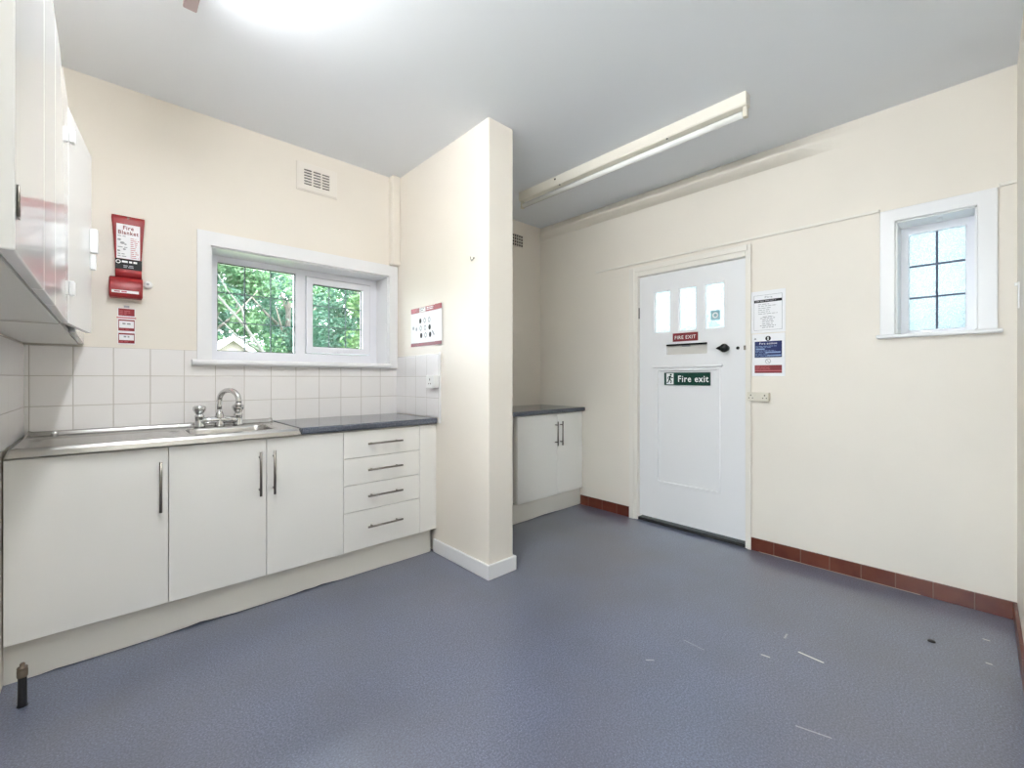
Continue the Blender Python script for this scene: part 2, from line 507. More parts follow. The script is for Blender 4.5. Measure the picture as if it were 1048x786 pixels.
# white skirting round the partition stub
b = MB()
poly = [(PX - .016, 2.53), (PX - .016, PY - .016), (PX2 + .016, PY - .016), (PX2 + .016, 2.50), (PX2, 2.50), (PX2, PY), (PX, PY), (PX, 2.53)]
poly = [(x, y) for x, y in poly]
k = len(b.v)
b.prism(poly, 2, 0, .088, TRIM)
struct(b.build('baseboard_partition', bevel=.005))
# quarry tile skirtings
b = MB().box(XR - .013, XR, YB, 1.073, 0, .086, REDT); b.box(XR - .017, XR - .0131, .22, 1.02, 0, .004, CARCS); struct(b.build('baseboard_right', bevel=.002))
b = MB().box(XR - .013, XR, 2.022, 2.545, 0, .088, REDT); struct(b.build('baseboard_alcove', bevel=.004))
b = MB().box(XL, XR - .014, YB, YB + .013, 0, .086, REDX); struct(b.build('baseboard_rear', bevel=.004))

# picture rail on the right wall (stops at the window architrave)
b = MB().box(XR - .013, XR, .392, 2.374, 2.128, 2.146, CREAMTRIM); struct(b.build('trim_1', bevel=.004))
b = MB().box(XR - .013, XR, YB, -.061, 2.128, 2.146, CREAMTRIM); struct(b.build('trim_2', bevel=.004))
# swelling plaster ledge under the ceiling, dying into the wall at both ends
rings = []
for i in range(33):
    y = 3.06 - (3.06 - .45) * i / 32
    t = min(1, max(0, (y - .45) / .45)) * min(1, .35 + max(0, (3.06 - y) / .8))
    d = .002 + .040 * t * t * (3 - 2 * t)
    rings.append([(XR + .01, y, ZC), (XR - .002, y, ZC), (XR - d * .55, y, 2.685), (XR - d, y, 2.650), (XR - d, y, 2.638), (XR - d * .45, y, 2.60), (XR - .001, y, 2.578), (XR + .01, y, 2.578)])
struct(MB().loft(rings, WALL, smooth=False).build('trim_3'))
# pipe boxing in the corner above the window
struct(MB().box(1.566, PX, 3.004, YW, 2.035, ZC, WALL).build('trim_4', bevel=.008))
# tiled splashbacks
struct(slab('trim_5', 1, YW - .006, YW, [XL + .006, PX], [.905, 1.338], [(.373, 1.627, 1.286, 1.338), (.350, 1.560, 1.254, 1.286)], TILEW))
struct(MB().box(XL, XL + .006, 2.42, YW - .006, .905, 1.338, TILEY).build('trim_6'))
struct(MB().box(PX - .006, PX, 2.465, YW - .006, .913, 1.342, TILEY).build('trim_7', bevel=.002))
# white edging strip with the cable run down the side of the partition tiles
struct(MB().box(PX - .012, PX, 2.452, 2.464, .876, 1.352, WHITEP).build('trim_8', bevel=.003))

# ------------------------------------------------------------------ window_1 (two lights over the sink)
w = root_struct('window_1', (1.0, YW, 1.25))
slab('architrave', 1, YW - .022, YW - .0002, [.372, 1.628], [1.255, 2.033], [(.436, 1.560, 1.288, 1.952), (.3725, 1.560, 1.2551, 1.288)], TRIM, w, bevel=.004)
b = MB(); g = .008
b.box(WIN1[0], WIN1[0] + g, YW - .003, 3.24, 1.29, WIN1[3], TRIM); b.box(WIN1[1] - g, WIN1[1], YW - .003, 3.24, 1.29, WIN1[3], TRIM)
b.box(WIN1[0], WIN1[1], YW - .003, 3.24, WIN1[3] - g, WIN1[3], TRIM)
b.build('reveal_lining', w)
b = MB()
prof = [(3.03, 1.252), (3.018, 1.262), (3.018, 1.274), (3.03, 1.287), (3.24, 1.291), (3.24, 1.252)]
b.prism(prof, 0, .345, 1.565, TRIM); b.build('window_sill', w, bevel=.002)
FY = 3.24
slab('window_frame', 1, FY, FY + .06, [.444, 1.552], [1.291, 1.944], [(.497, .954, 1.350, 1.905), (1.018, 1.495, 1.352, 1.900)], UPVC, w, bevel=.006)
slab('sash', 1, FY - .012, FY + .045, [1.022, 1.491], [1.356, 1.896], [(1.066, 1.433, 1.402, 1.850)], UPVC, w, bevel=.006)
def grid_leads(b, x0, x1, z0, z1, nx, nz, y, m):
    for i in range(1, nx):
        x = x0 + (x1 - x0) * i / nx; b.box(x - .0035, x + .0035, y - .002, y + .002, z0, z1, m)
    for i in range(1, nz):
        z = z0 + (z1 - z0) * i / nz; b.box(x0, x1, y - .0017, y + .0017, z - .0035, z + .0035, m)
for nm, (x0, x1, z0, z1) in (('fixed', (.497, .954, 1.350, 1.905)), ('opening', (1.066, 1.433, 1.402, 1.850))):
    p = MB().box(x0 - .004, x1 + .004, FY + .022, FY + .026, z0 - .004, z1 + .004, GLASS).build('pane', w)
    l = MB(); grid_leads(l, x0, x1, z0, z1, 3, 3, FY + .019, LEAD); l.build('leading', p)
    g = MB()
    for (a, c, d, e) in ((x0 - .001, x0 + .005, z0, z1), (x1 - .005, x1 + .001, z0, z1), (x0, x1, z1 - .005, z1 + .001), (x0, x1, z0 - .001, z0 + .004)):
        g.box(a, c, FY + .014, FY + .0215, d, e, BLACK)
    g.build('gasket', p)
hd = MB(); hd.box(1.235, 1.285, FY - .03, FY - .0125, 1.362, 1.372, UPVC).box(1.225, 1.245, FY - .02, FY - .0125, 1.358, 1.378, UPVC)
hd.box(1.235, 1.33, FY - .032, FY - .024, 1.356, 1.366, UPVC)
hd.build('window_handle', w, bevel=.002)

# ------------------------------------------------------------------ window_2 (small obscured light)
w = root_struct('window_2', (XR, .17, 1.40))
slab('architrave', 0, XR - .02, XR - .0002, [-.059, .391], [1.424, 2.126], [(.012, .325, 1.424, 2.058)], TRIM, w, bevel=.004)
b = MB()
b.box(XR - .002, XR + .15, .317, .325, 1.43, 2.058, TRIM); b.box(XR - .002, XR + .15, .012, .020, 1.43, 2.058, TRIM); b.box(XR - .002, XR + .15, .012, .325, 2.050, 2.058, TRIM)
b.build('reveal_lining', w)
b = MB().box(XR - .045, XR + .15, -.076, .405, 1.404, 1.424, TRIM); b.build('window_sill', w, bevel=.006)
FX = XR + .15
slab('window_frame', 0, FX, FX + .05, [.012, .325], [1.424, 2.058], [(.055, .281, 1.455, 2.006)], UPVC, w, bevel=.006)
p = MB().box(FX + .02, FX + .026, .053, .283, 1.453, 2.008, FROST).build('pane', w)
l = MB()
l.box(FX + .012, FX + .0195, .161, .171, 1.455, 2.006, LEADB)
for z in (1.64, 1.822): l.box(FX + .0125, FX + .019, .055, .281, z - .005, z + .005, LEADB)
l.build('glazing_bar', p)
MB().box(XR + .06, XR + .10, .14, .16, 2.040, 2.050, TRIM).build('window_catch', w, bevel=.003)

# ------------------------------------------------------------------ fill_light_opening (unseen glazed opening beside the camera, added to let in fill light)
w = root_struct('fill_light_opening', (XL, .38, .05))
b = MB()
b.box(XL, XL + .02, FILLOPEN[1], FILLOPEN[1] + .05, .0, 2.63, TRIM); b.box(XL, XL + .02, -.119, FILLOPEN[1], 2.58, 2.63, TRIM)
b.build('architrave', w, bevel=.005)
slab('window_frame', 0, XL - .295, XL - .25, [-.10, .55], [.04, 2.58], [(-.06, .51, .08, 1.00), (-.06, .51, 1.05, 2.54)], UPVC, w, bevel=.005)
for z0, z1 in ((.078, 1.002), (1.048, 2.542)): MB().box(XL - .275, XL - .27, -.062, .512, z0, z1, GLASS).build('pane', w)

# ------------------------------------------------------------------ door_1 (part glazed exit door)
d = root_struct('door_1', (XR, 1.53, 0))
b = MB()
b.box(XR - .014, XR + .07, 1.946, 2.003, 0, 2.085, CREAMTRIM); b.box(XR - .014, XR + .07, 1.075, 1.108, 0, 2.085, CREAMTRIM); b.box(XR - .014, XR + .07, 1.108, 1.946, 2.022, 2.085, CREAMTRIM)
b.box(XR - .024, XR - .0141, 1.972, 2.020, 0, 2.100, CREAMTRIM); b.box(XR - .024, XR - .0141, 1.068, 1.092, 0, 2.100, CREAMTRIM); b.box(XR - .024, XR - .0141, 1.093, 1.971, 2.060, 2.100, CREAMTRIM)
b.build('door_frame', d, bevel=.004)
MB().box(XR + .07, XR + .09, 1.075, 2.003, 0, 2.085, DARK).box(XR + .071, XR + .091, 1.3, 1.302, .3, .302, DARK) if False else None
MB().box(XR + .0, XR + .12, 1.108, 1.946, 0, .022, DARK).build('threshold', d)
PZ0, PZ1 = 1.542, 1.880
panes = [(1.258, 1.401), (1.462, 1.602), (1.670, 1.808)]
SL = (1.382, 1.705, 1.364, 1.446)
PAN = (1.292, 1.790, .336, 1.250)
leaf = slab('door_leaf', 0, DX, DX + .044, [1.112, 1.942], [.040, 2.017], [(a, c, PZ0, PZ1) for a, c in panes] + [SL, PAN], DOORPAINT, d, bevel=.0025)
for a, c in panes:
    q = MB().box(DX + .022, DX + .027, a - .0, c + .0, PZ0, PZ1, FROSTD).build('pane', d)
    bd = MB()
    for (u0, u1, v0, v1) in ((a, a + .007, PZ0, PZ1), (c - .007, c, PZ0, PZ1), (a, c, PZ0, PZ0 + .007), (a, c, PZ1 - .007, PZ1)):
        bd.box(DX + .010, DX + .0215, u0, u1, v0, v1, DOORPAINT)
    bd.build('glazing_bead', q)
# lower panel: recessed field with a raised moulding round it
q = MB().box(DX + .012, DX + .03, PAN[0], PAN[1], PAN[2], PAN[3], DOORPAINT).build('lower_panel', d)
bd = MB(); t = .020
def mould(bd, u0, u1, v0, v1):
    bd.box(DX - .005, DX + .013, u0, u0 + t, v0, v1, DOORPAINT); bd.box(DX - .005, DX + .013, u1 - t, u1, v0, v1, DOORPAINT)
    bd.box(DX - .005, DX + .013, u0 + t, u1 - t, v0, v0 + t, DOORPAINT); bd.box(DX - .005, DX + .013, u0 + t, u1 - t, v1 - t, v1, DOORPAINT)
mould(bd, PAN[0] - .006, PAN[1] + .006, PAN[2] - .006, PAN[3] + .006)
bd.build('panel_moulding', q, bevel=.004)
MB().box(DX - .016, DX + .0, 1.268, 1.818, 1.262, 1.276, DOORPAINT).build('panel_shelf_moulding', d, bevel=.004)
# letter opening with its cover plate
q = MB().box(DX + .026, DX + .032, SL[0], SL[1], SL[2], SL[3], PLATE).build('letter_plate', d)
MB().box(DX + .020, DX + .0255, 1.52, 1.585, 1.424, 1.438, GREY).build('letter_plate_label', q)
MB().box(DX + .004, DX + .0255, SL[0], SL[1], SL[3] - .012, SL[3], BLACK).build('brush_strip', q)
# door handle and lock
q = MB()
q.lathe((DX, 1.243, 1.394), (-1, 0, 0), [(0, .022), (.006, .022), (.008, .012), (.022, .011), (.026, .022), (.034, .029), (.046, .031), (.056, .026), (.063, .012), (.065, .002)], BLACK, 24)
q.lathe((DX - .044, 1.262, 1.394), (0, 1, 0), [(0, .020), (.015, .014), (.034, .004), (.038, .001)], BLACK, 16)
q.build('door_handle', d)
MB().lathe((DX, 1.166, 1.392), (-1, 0, 0), [(0, .011), (.003, .011), (.005, .007)], BLACK, 16).build('keyhole', d)
MB().box(XR - .020, DX - .001, 1.104, 1.116, 1.375, 1.405, NICKEL).build('latch_plate', d)
for z in (1.72, .98, .33):
    MB().tube([(DX - .004, 1.944, z - .045), (DX - .004, 1.944, z + .045)], .006, NICKEL if z > 1 else CREAMTRIM, 10).build('hinge', d)

# ================================================================== OUTSIDE
SKYSCREEN = mat('pale grey render', (.33, .355, .36), .8, bump=.2, bscale=10, vary=.15, vscale=2)
struct(MB().box(5.4, 5.7, -7, 9, -.3, 5.2, SKYSCREEN).build('wall_sky_screen'))  # added wall that screens the sky from the door and small window panes
BOUNCE = mat('pale bounce light slab', (.55, .53, .50), .8, bump=.2, bscale=8)
struct(MB().box(-9, XL - T - .01, -6, YW + T, -.30, -.02, BOUNCE).build('bounce_slab_outside'))  # unseen pale slab added to bounce daylight up through the left opening
gr = MB().box(-30, 40, YW + T + .01, 60, -.4, -.25, GRASS).build('ground_outside'); struct(gr)

def leaves(mb, blobs, n, size, m, rng):
    for _ in range(n):
        c, r = rng.choice(blobs)
        while True:
            q = Vector((rng.uniform(-1, 1), rng.uniform(-1, 1), rng.uniform(-1, 1)))
            if .35 < q.length < 1: break
        p = Vector(c) + Vector((q.x * r[0], q.y * r[1], q.z * r[2]))
        s = size * rng.uniform(.6, 1.4)
        u = Vector((rng.gauss(0, 1), rng.gauss(0, 1), rng.gauss(0, .6))).normalized()
        w_ = u.cross(Vector((rng.gauss(0, 1), rng.gauss(0, 1), rng.gauss(0, 1)))).normalized()
        k = len(mb.v)
        mb.v += [tuple(p - u * s), tuple(p + w_ * s * .45), tuple(p + u * s), tuple(p - w_ * s * .45)]
        mb.face([k, k + 1, k + 2, k + 3], m)

def tree(x, y, h, r, leafm, bark, label, seed, n=15000, size=.115, low=.08, trunk=.16, lean=0.0, bare=None, path=None):
    rng = random.Random(seed)
    t = thing('garden_tree', (x, y, -.25), label, 'tree', 'trees beyond the window')
    pts = [(x + lean * z + .12 * math.sin(z * 1.1 + seed), y, -.25 + z) for z in [h * i / 8 for i in range(9)]]
    if path: pts = path
    mb = MB().tube(pts, [trunk * (1 - .09 * i * 8 / (len(pts) - 1)) for i in range(len(pts))], bark, 10); mb.build('trunk', t)
    for k in range(4 if bare is None else len(bare)):
        if bare is None:
            a = rng.uniform(0, 2 * PI); z0 = h * rng.uniform(.3, .6); p0 = Vector(pts[int(z0 / h * 8)])
            e = p0 + Vector((math.cos(a) * r * .8, math.sin(a) * r * .6, h * .25))
            bp = [p0, p0.lerp(e, .5) + Vector((0, 0, -.15)), e]
        else: bp = [Vector(q) for q in bare[k]]
        MB().tube(bp, [trunk * (.55 - .42 * i / (len(bp) - 1)) for i in range(len(bp))], bark, 8).build('branch', t)
    blobs = []
    for k in range(48):
        a = rng.uniform(0, 2 * PI); rr = r * math.sqrt(rng.uniform(0, 1)); z = h * rng.uniform(low, 1.0)
        s = r * rng.uniform(.28, .5) * (1.1 - .5 * z / h)
        blobs.append(((x + lean * z + rr * math.cos(a) * (1.1 - .45 * z / h), y + rr * math.sin(a) * .7, -.25 + z), (s, s * .8, s * .75)))
    fb = MB(); leaves(fb, blobs, n, size, leafm, rng)
    fb.build('foliage', t, fix=False)
    return t
tree(3.4, 25.0, 9.2, 2.7, LEAF1, BARK, 'leafy mid green tree behind the pale gabled outbuilding', 11, n=22000, low=.02)
tree(8.6, 30.5, 11.4, 3.2, LEAF2, BARK, 'dark blue green tree with brown trunk, centre of the fixed window pane', 12, trunk=.24)
tree(10.2, 23.0, 8.8, 2.6, LEAF2, BARK, 'blue green tree seen through the right of the fixed window pane', 13)
tree(9.0, 17.0, 7.2, 2.1, LEAF3, BARKP, 'yellow green tree with a pale trunk, seen through the opening window sash', 14, n=11000, trunk=.22, low=.15)
tree(17.0, 29.5, 10.0, 3.4, LEAF3, BARK, 'sunlit yellow green tree at the right edge of the opening sash', 15, n=12000)
tree(3.9, 13.0, 5.2, 1.3, LEAF1, BARKP, 'small leaning tree with a bare pale slanting stem in front of the outbuilding', 16, n=500, size=.07, low=.7, trunk=.055,
     path=[(3.9, 13.0, -.25), (3.5, 13.0, .9), (3.04, 13.0, 1.83), (2.62, 13.0, 2.50), (1.99, 13.0, 3.25), (1.3, 12.9, 3.9), (.8, 12.8, 4.4)],
     bare=[[(2.62, 13.0, 2.50), (2.55, 13.1, 3.0), (2.2, 13.2, 3.5), (1.9, 13.2, 4.1)], [(3.04, 13.0, 1.83), (2.4, 12.9, 2.25), (1.8, 12.9, 2.9)]])
tree(0.6, 31.0, 10.0, 2.9, LEAF2, BARK, 'dense green tree at the left edge of the fixed window pane', 17)
tree(7.2, 39.0, 15.0, 4.2, LEAF2, BARK, 'tall dark tree at the back behind the left of the fixed pane', 18, n=24000, size=.2, low=.02)
tree(13.2, 44.0, 17.0, 4.6, LEAF1, BARK, 'tall green tree at the back behind the window mullion', 19, n=24000, size=.2, low=.02)
tree(18.6, 39.0, 14.0, 4.2, LEAF3, BARK, 'tall pale green tree at the back behind the opening sash', 20, n=22000, size=.2, low=.02)
# outbuilding gable
t = thing('garden_outbuilding', (3.2, 18.0, -.25), 'pale gabled outbuilding beyond the lower left of the window', 'building')
b = MB().prism([(1.55, -.25), (4.85, -.25), (4.85, 1.35), (3.2, 2.62), (1.55, 1.35)], 1, 18.0, 21.0, RENDER); b.build('wall', t)
for s in (-1, 1):
    e = 3.2 + s * 1.95
    b = MB().prism([(3.2, 2.66), (e, 1.16), (e, 1.06), (3.2, 2.56)], 1, 17.8, 21.1, ROOFM); b.build('roof_slope', t)
    b = MB().prism([(3.2, 2.68), (e, 1.17), (e, 1.0), (3.2, 2.50)], 1, 17.74, 17.795, TRIM); b.build('barge_board', t)

# ================================================================== KITCHEN BASE UNITS
def bar_handle(b, p0, p1, out, m, r=.0058, stand=.032, inset=.03):
    """T-bar handle between p0 and p1, standing off along -out"""
    p0, p1 = Vector(p0), Vector(p1); n = Vector(out) * stand; d_ = (p1 - p0).normalized()
    b.tube([p0 + n, p1 + n], r, m, 10)
    for q in (p0 + d_ * inset, p1 - d_ * inset):
        b.tube([q + Vector(out) * .0006, q + n], r * .8, m, 8)
    return b
OUT = (0, -1, 0)
g_ = .0016
def carcass(t, x0, x1, yb=YW - .008, y0=YC + .0195, z0=.16, z1=.868):
    b = MB(); k = .018
    b.box(x0, x0 + k, y0, yb, z0, z1, CARC); b.box(x1 - k, x1, y0, yb, z0, z1, CARC)
    b.box(x0 + k, x1 - k, y0, yb, z0, z0 + k, CARC); b.box(x0 + k, x1 - k, yb - .008, yb, z0 + k, z1, CARC)
    b.box(x0 + k, x1 - k, y0, y0 + .03, z1 - k, z1, CARC)
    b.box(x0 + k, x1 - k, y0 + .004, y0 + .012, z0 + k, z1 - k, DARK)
    return b.build('carcass', t)
def door_part(t, x0, x1, hx, y=YC, z0=.16, z1=.866, hz=(.580, .805), m=CABW):
    o = MB().box(x0 + g_, x1 - g_, y, y + .018, z0, z1, m).build('door', t, bevel=.0015)
    bar_handle(MB(), (hx, y, hz[0]), (hx, y, hz[1]), OUT, NICKEL).build('handle', o)
    return o
GB = 'white base units along the window wall'
t = thing('base_cabinet', (-.05, YC, .16), 'white single-door base unit in the left corner under the sink drainer', 'cabinet', GB)
carcass(t, XL + .004, .198); door_part(t, XL + .004, .199, .170)
t = thing('base_cabinet', (.6, YC, .16), 'white double-door base unit below the taps and the worktop end', 'cabinet', GB)
carcass(t, .200, .997); door_part(t, .199, .5985, .566); door_part(t, .5985, .998, .630)
t = thing('drawer_unit', (1.25, YC, .16), 'white base unit of four drawers with bar handles', 'drawer unit', GB)
carcass(t, .999, 1.499)
for z0, z1, hz in ((.706, .866, .787), (.548, .706, .631), (.389, .548, .474), (.16, .389, .290)):
    o = MB().box(.998 + g_, 1.500 - g_, YC, YC + .018, z0 + g_, z1 - g_, CABW).build('drawer', t, bevel=.0015)
    bar_handle(MB(), (1.135, YC, hz), (1.362, YC, hz), OUT, NICKEL).build('handle', o)
o = MB().box(1.5015, PX - .001, YC + .001, YC + .019, .16, .866, CABW).box(1.5015, 1.5195, YC + .019, YC + .30, .16, .866, CABW).build('filler_panel', None, bevel=.0015)
tag(o, 'narrow white upright filler panel between the drawers and the partition', 'panel')
# plinth with the slightly wavy bottom where the vinyl has lifted
b = MB(); n = 40; ring = []
rng = random.Random(3)
for i in range(n + 1):
    x = XL + .002 + (1.600 - XL) * i / n
    zb = .003 + .010 * max(0, math.sin(i * .55 + .8)) * rng.uniform(.3, 1) if 2 < i < 34 else .002
    ring.append([(x, YC + .030, zb), (x, YC + .048, zb), (x, YC + .048, .158), (x, YC + .030, .158)])
b.loft(ring, PLIN, smooth=False)
o = b.build('plinth_board'); tag(o, 'long off-white plinth board under the base units with a wavy lower edge', 'plinth')

# worktop beside the sink: postformed front edge
def worktop(name, x0, x1, yf, yb, label):
    prof = [(yb, .873), (yb, .910), (yf + .012, .910), (yf + .005, .9085), (yf + .001, .904), (yf, .897), (yf, .884), (yf + .003, .877), (yf + .009, .873)]
    b = MB().prism(prof, 0, x0, x1, TOP)
    o = b.build(name); tag(o, label, 'worktop'); return o
worktop('worktop', .765, PX - .008, 2.488, YW - .0075, 'dark blue speckled worktop between the sink and the partition')

# sink top
t = thing('sink_top', (.2, 2.77, .87), 'stainless steel sink top with drainer on the left and bowl under the taps', 'sink')
def sst(a, b_, x):
    q = min(1, max(0, (x - a) / (b_ - a))); return q * q * (3 - 2 * q)
x0, x1, y0, y1 = XL + .008, .762, 2.486, YW - .008
nx, ny = 230, 130
def inside(x, y, a, b_, c, d_, e, r):
    # 1 inside a rounded rectangle, 0 outside
    cx, cy = (a + b_) / 2, (c + d_) / 2
    qx, qy = abs(x - cx) - (b_ - a) / 2 + r, abs(y - cy) - (d_ - c) / 2 + r
    ds = math.hypot(max(qx, 0), max(qy, 0)) + min(max(qx, qy), 0) - r
    return 1 - sst(-e, e * .2, ds)
def zf(x, y):
    z = .905
    ed = min(x - x0, x1 - x, y - y0)
    z += .004 * (1 - sst(0, .012, abs(ed - .014)))
    z -= .030 * (1 - sst(0, .008, ed)) if ed < .008 else 0
    z += .020 * sst(y1 - .034, y1 - .022, y)
    z -= .008 * inside(x, y, -.262, .275, 2.535, 2.93, .012, .03)
    if -.235 < x < .25 and 2.55 < y < 2.92:
        e = sst(-.235, -.20, x) * (1 - sst(.21, .25, x))
        z += .0035 * e * (.5 + .5 * math.cos((y - 2.55) / .37 * 2 * PI * 7 + PI)) 
    z -= .15 * inside(x, y, .300, .680, 2.600, 2.900, .03, .06)
    return z
b = MB()
for j in range(ny + 1):
    for i in range(nx + 1):
        x = x0 + (x1 - x0) * i / nx; y = y0 + (y1 - y0) * j / ny
        b.v.append((x, y, zf(x, y)))
for j in range(ny):
    for i in range(nx):
        k = j * (nx + 1) + i
        b.face([k, k + 1, k + nx + 2, k + nx + 1], STEEL, True)
o = b.build('sink_sheet', t)
MB().lathe((.49, 2.73, .7565), (0, 0, 1), [(0, .036), (.003, .036), (.004, .028), (.002, .012)], CHROME, 24).build('waste', t)
MB().lathe((-.19, 3.015, .9055), (0, 0, 1), [(0, .012), (.012, .012), (.015, .009), (.022, .006)], CHROME, 14).build('plug_stay', t)

# bridge mixer tap
t = thing('mixer_tap', (.465, 2.965, .905), 'chrome bridge mixer tap with a swan neck spout behind the sink bowl', 'tap')
ty = 2.965; zb = .9055
b = MB()
b.lathe((.465, ty, zb), (0, 0, 1), [(0, .026), (.012, .026), (.02, .022), (.04, .021), (.055, .024), (.07, .020), (.095, .0155)], CHROME, 22)
b.tube([(.375, ty, zb + .030), (.42, ty, zb + .034), (.465, ty, zb + .036), (.51, ty, zb + .034), (.555, ty, zb + .030)], [.022, .020, .022, .020, .022], CHROME, 14)
b.build('bridge_body', t)
pts = []
for i in range(17):
    a = PI * i / 16 * 1.06
    pts.append((.465 + .036 - .036 * math.cos(a) - .0, ty - (.065 - .065 * math.cos(a)), .92 + .095 + .035 + .060 * math.sin(a)))
pts = [(.465, ty, .985), (.465, ty, 1.02)] + pts
sp_ = MB().tube(pts, [.0145] * len(pts), CHROME, 14).build('spout', t)
e = Vector(pts[-1])
MB().lathe(e + Vector((0, 0, .004)), (pts[-1][0] - pts[-2][0], pts[-1][1] - pts[-2][1], pts[-1][2] - pts[-2][2]), [(0, .0145), (.004, .0175), (.026, .0175), (.028, .013)], CHROME, 16).build('nozzle', sp_)
for x in (.372, .558):
    v_ = MB().lathe((x, ty, zb), (0, 0, 1), [(0, .027), (.008, .027), (.016, .022), (.055, .022), (.062, .025), (.068, .019), (.075, .016)], CHROME, 18).build('valve', t)
    b = MB()
    b.lathe((x, ty, zb + .072), (0, 0, 1), [(0, .016), (.008, .022), (.026, .031), (.040, .031), (.047, .022), (.049, .008)], CHROME, 8)
    b.build('tap_head', v_)

# ================================================================== ALCOVE UNIT
YA = 2.525
t = thing('base_cabinet', (2.8, YA, .16), 'white double-door base unit in the alcove behind the partition', 'cabinet')
b = MB(); k = .018; ax0, ax1 = 2.410, XR - .005; y0, yb = YA + .0195, YW - .004
b.box(ax0, ax0 + k, y0, yb, .16, .868, CARC); b.box(ax1 - k, ax1, y0, yb, .16, .868, CARC); b.box(ax0 + k, ax1 - k, y0, yb, .16, .178, CARC)
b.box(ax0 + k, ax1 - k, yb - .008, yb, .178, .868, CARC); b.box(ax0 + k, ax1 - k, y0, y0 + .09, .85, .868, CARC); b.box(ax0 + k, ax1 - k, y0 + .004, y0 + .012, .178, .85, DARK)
b.build('carcass', t)
door_part(t, 2.405, 2.892, 2.862, y=YA, hz=(.590, .800)); door_part(t, 2.892, XR - .006, 2.925, y=YA, hz=(.590, .800))
o = MB().box(PX2 + .018, 2.400, YA + .045, YA + .06, .001, .868, CARC).build('filler_panel', None); tag(o, 'plain panel closing the alcove beside the white unit, behind the partition', 'panel')
b = MB(); ring = []
for i in range(21):
    x = PX2 + .018 + (3.230 - PX2 - .018) * i / 20
    zb_ = .003 + .006 * max(0, math.sin(i * .6))
    ring.append([(x, YA + .022, zb_), (x, YA + .040, zb_), (x, YA + .040, .158), (x, YA + .022, .158)])
b.loft(ring, PLIN, smooth=False)
o = b.build('plinth_board'); tag(o, 'off-white plinth board under the alcove base unit', 'plinth')
worktop('worktop', PX2 + .002, XR - .003, 2.495, YW - .003, 'dark blue worktop in the alcove against the right wall')

# ================================================================== WALL CABINETS
WX = -.091; WZ0, WZ1 = 1.345, 2.020
GWC = 'glossy white wall cabinets over the drainer'
def wall_unit(y0, y1, label):
    t = thing('wall_cabinet', (WX - .1, (y0 + y1) / 2, WZ0), label, 'wall cabinet', GWC)
    b = MB(); k = .018; xf = WX - .020
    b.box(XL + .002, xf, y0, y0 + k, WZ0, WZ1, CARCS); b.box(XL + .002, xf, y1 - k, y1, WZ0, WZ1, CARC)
    b.box(XL + .002, xf, y0 + k, y1 - k, WZ0 + .001, WZ0 + k, CARC); b.box(XL + .002, xf, y0 + k, y1 - k, WZ1 - k, WZ1, CARC)
    b.box(XL + .002, XL + .010, y0 + k, y1 - k, WZ0 + k, WZ1 - k, CARC)
    b.build('carcass', t); return t
def wdoor(t, y0, y1, ang=0.0):
    b = MB().box(WX - .018, WX, 0, y1 - y0 - .003, WZ0 + .004, WZ1 - .002, GLOSSW)
    o = b.build('door', None, bevel=.002)
    o.parent = t; o.matrix_parent_inverse = Matrix.Translation(-t.location)
    hx = WX - .018
    o.matrix_basis = Matrix.Translation((hx, y0 + .0015, 0)) @ Matrix.Rotation(-ang, 4, 'Z') @ Matrix.Translation((-hx, 0, 0))
    return o
t = wall_unit(.867, 1.900, 'glossy white three-door wall cabinet at the near left edge')
d1 = wdoor(t, .867, 1.222); wdoor(t, 1.222, 1.463); wdoor(t, 1.463, 1.900)
b = MB(); b.box(WX + .0005, WX + .002, .012, .030, 1.397, 1.440, NICKEL); b.tube([(WX + .002, .012, 1.397), (WX + .002, .012, 1.440)], .0016, NICKEL, 8)
q = b.build('hinge', d1)
t = wall_unit(1.904, YW - .008, 'glossy white wall cabinet in the far left corner with one door ajar')
d2 = wdoor(t, 1.915, 2.300, math.radians(6.5)); wdoor(t, 2.303, YW - .012)
for z in (1.459, 1.935):
    MB().box(WX + .0005, WX + .012, .004, .028, z - .022, z + .022, WHITEP).build('hinge', d2, bevel=.002)
MB().box(WX + .0005, WX + .022, .340, .366, 1.648, 1.737, WHITEP).build('catch', d2, bevel=.002)
MB().box(WX + .0005, WX + .016, .346, .366, 1.586, 1.643, WHITEP).build('catch', d2, bevel=.002)

# ================================================================== CEILING LIGHTS
t = thing('ceiling_light', (2.515, 1.72, ZC), 'unlit fluorescent batten light on the ceiling near the exit door', 'ceiling light')
b = MB(); bx0, bx1, by0, by1 = 2.484, 2.546, .848, 2.592
b.prism([(bx0, ZC - .001), (bx0, 2.648), (bx0 + .006, 2.640), (bx1 - .006, 2.640), (bx1, 2.648), (bx1, ZC - .001)], 1, by0, by1, BATT)
body = b.build('housing', t)
for (x, y, z) in ((bx0 - .001, 2.195, 2.672),):
    MB().lathe((bx0 + .001, y, 2.688), (-1, 0, 0), [(0, .007), (.004, .007), (.005, .003)], BLACK, 12).build('screw', body)
MB().lathe((2.497, 1.30, 2.641), (0, 0, -1), [(0, .006), (.004, .006), (.005, .003)], BLACK, 12).build('screw', body)
MB().lathe((2.497, 2.16, 2.641), (0, 0, -1), [(0, .006), (.004, .006), (.005, .003)], BLACK, 12).build('screw', body)
MB().tube([(2.515, .872, 2.603), (2.515, 2.568, 2.603)], .0185, TUBEOFF, 20).build('tube', t)
for ya, yb in ((.849, .871), (2.569, 2.591)):
    MB().box(2.500, 2.530, ya, yb, 2.582, 2.6395, CREAMP).build('lamp_holder', t, bevel=.004)
t = thing('ceiling_light', (.228, 1.35, ZC), 'lit fluorescent batten light on the ceiling above the sink, mostly out of frame', 'ceiling light')
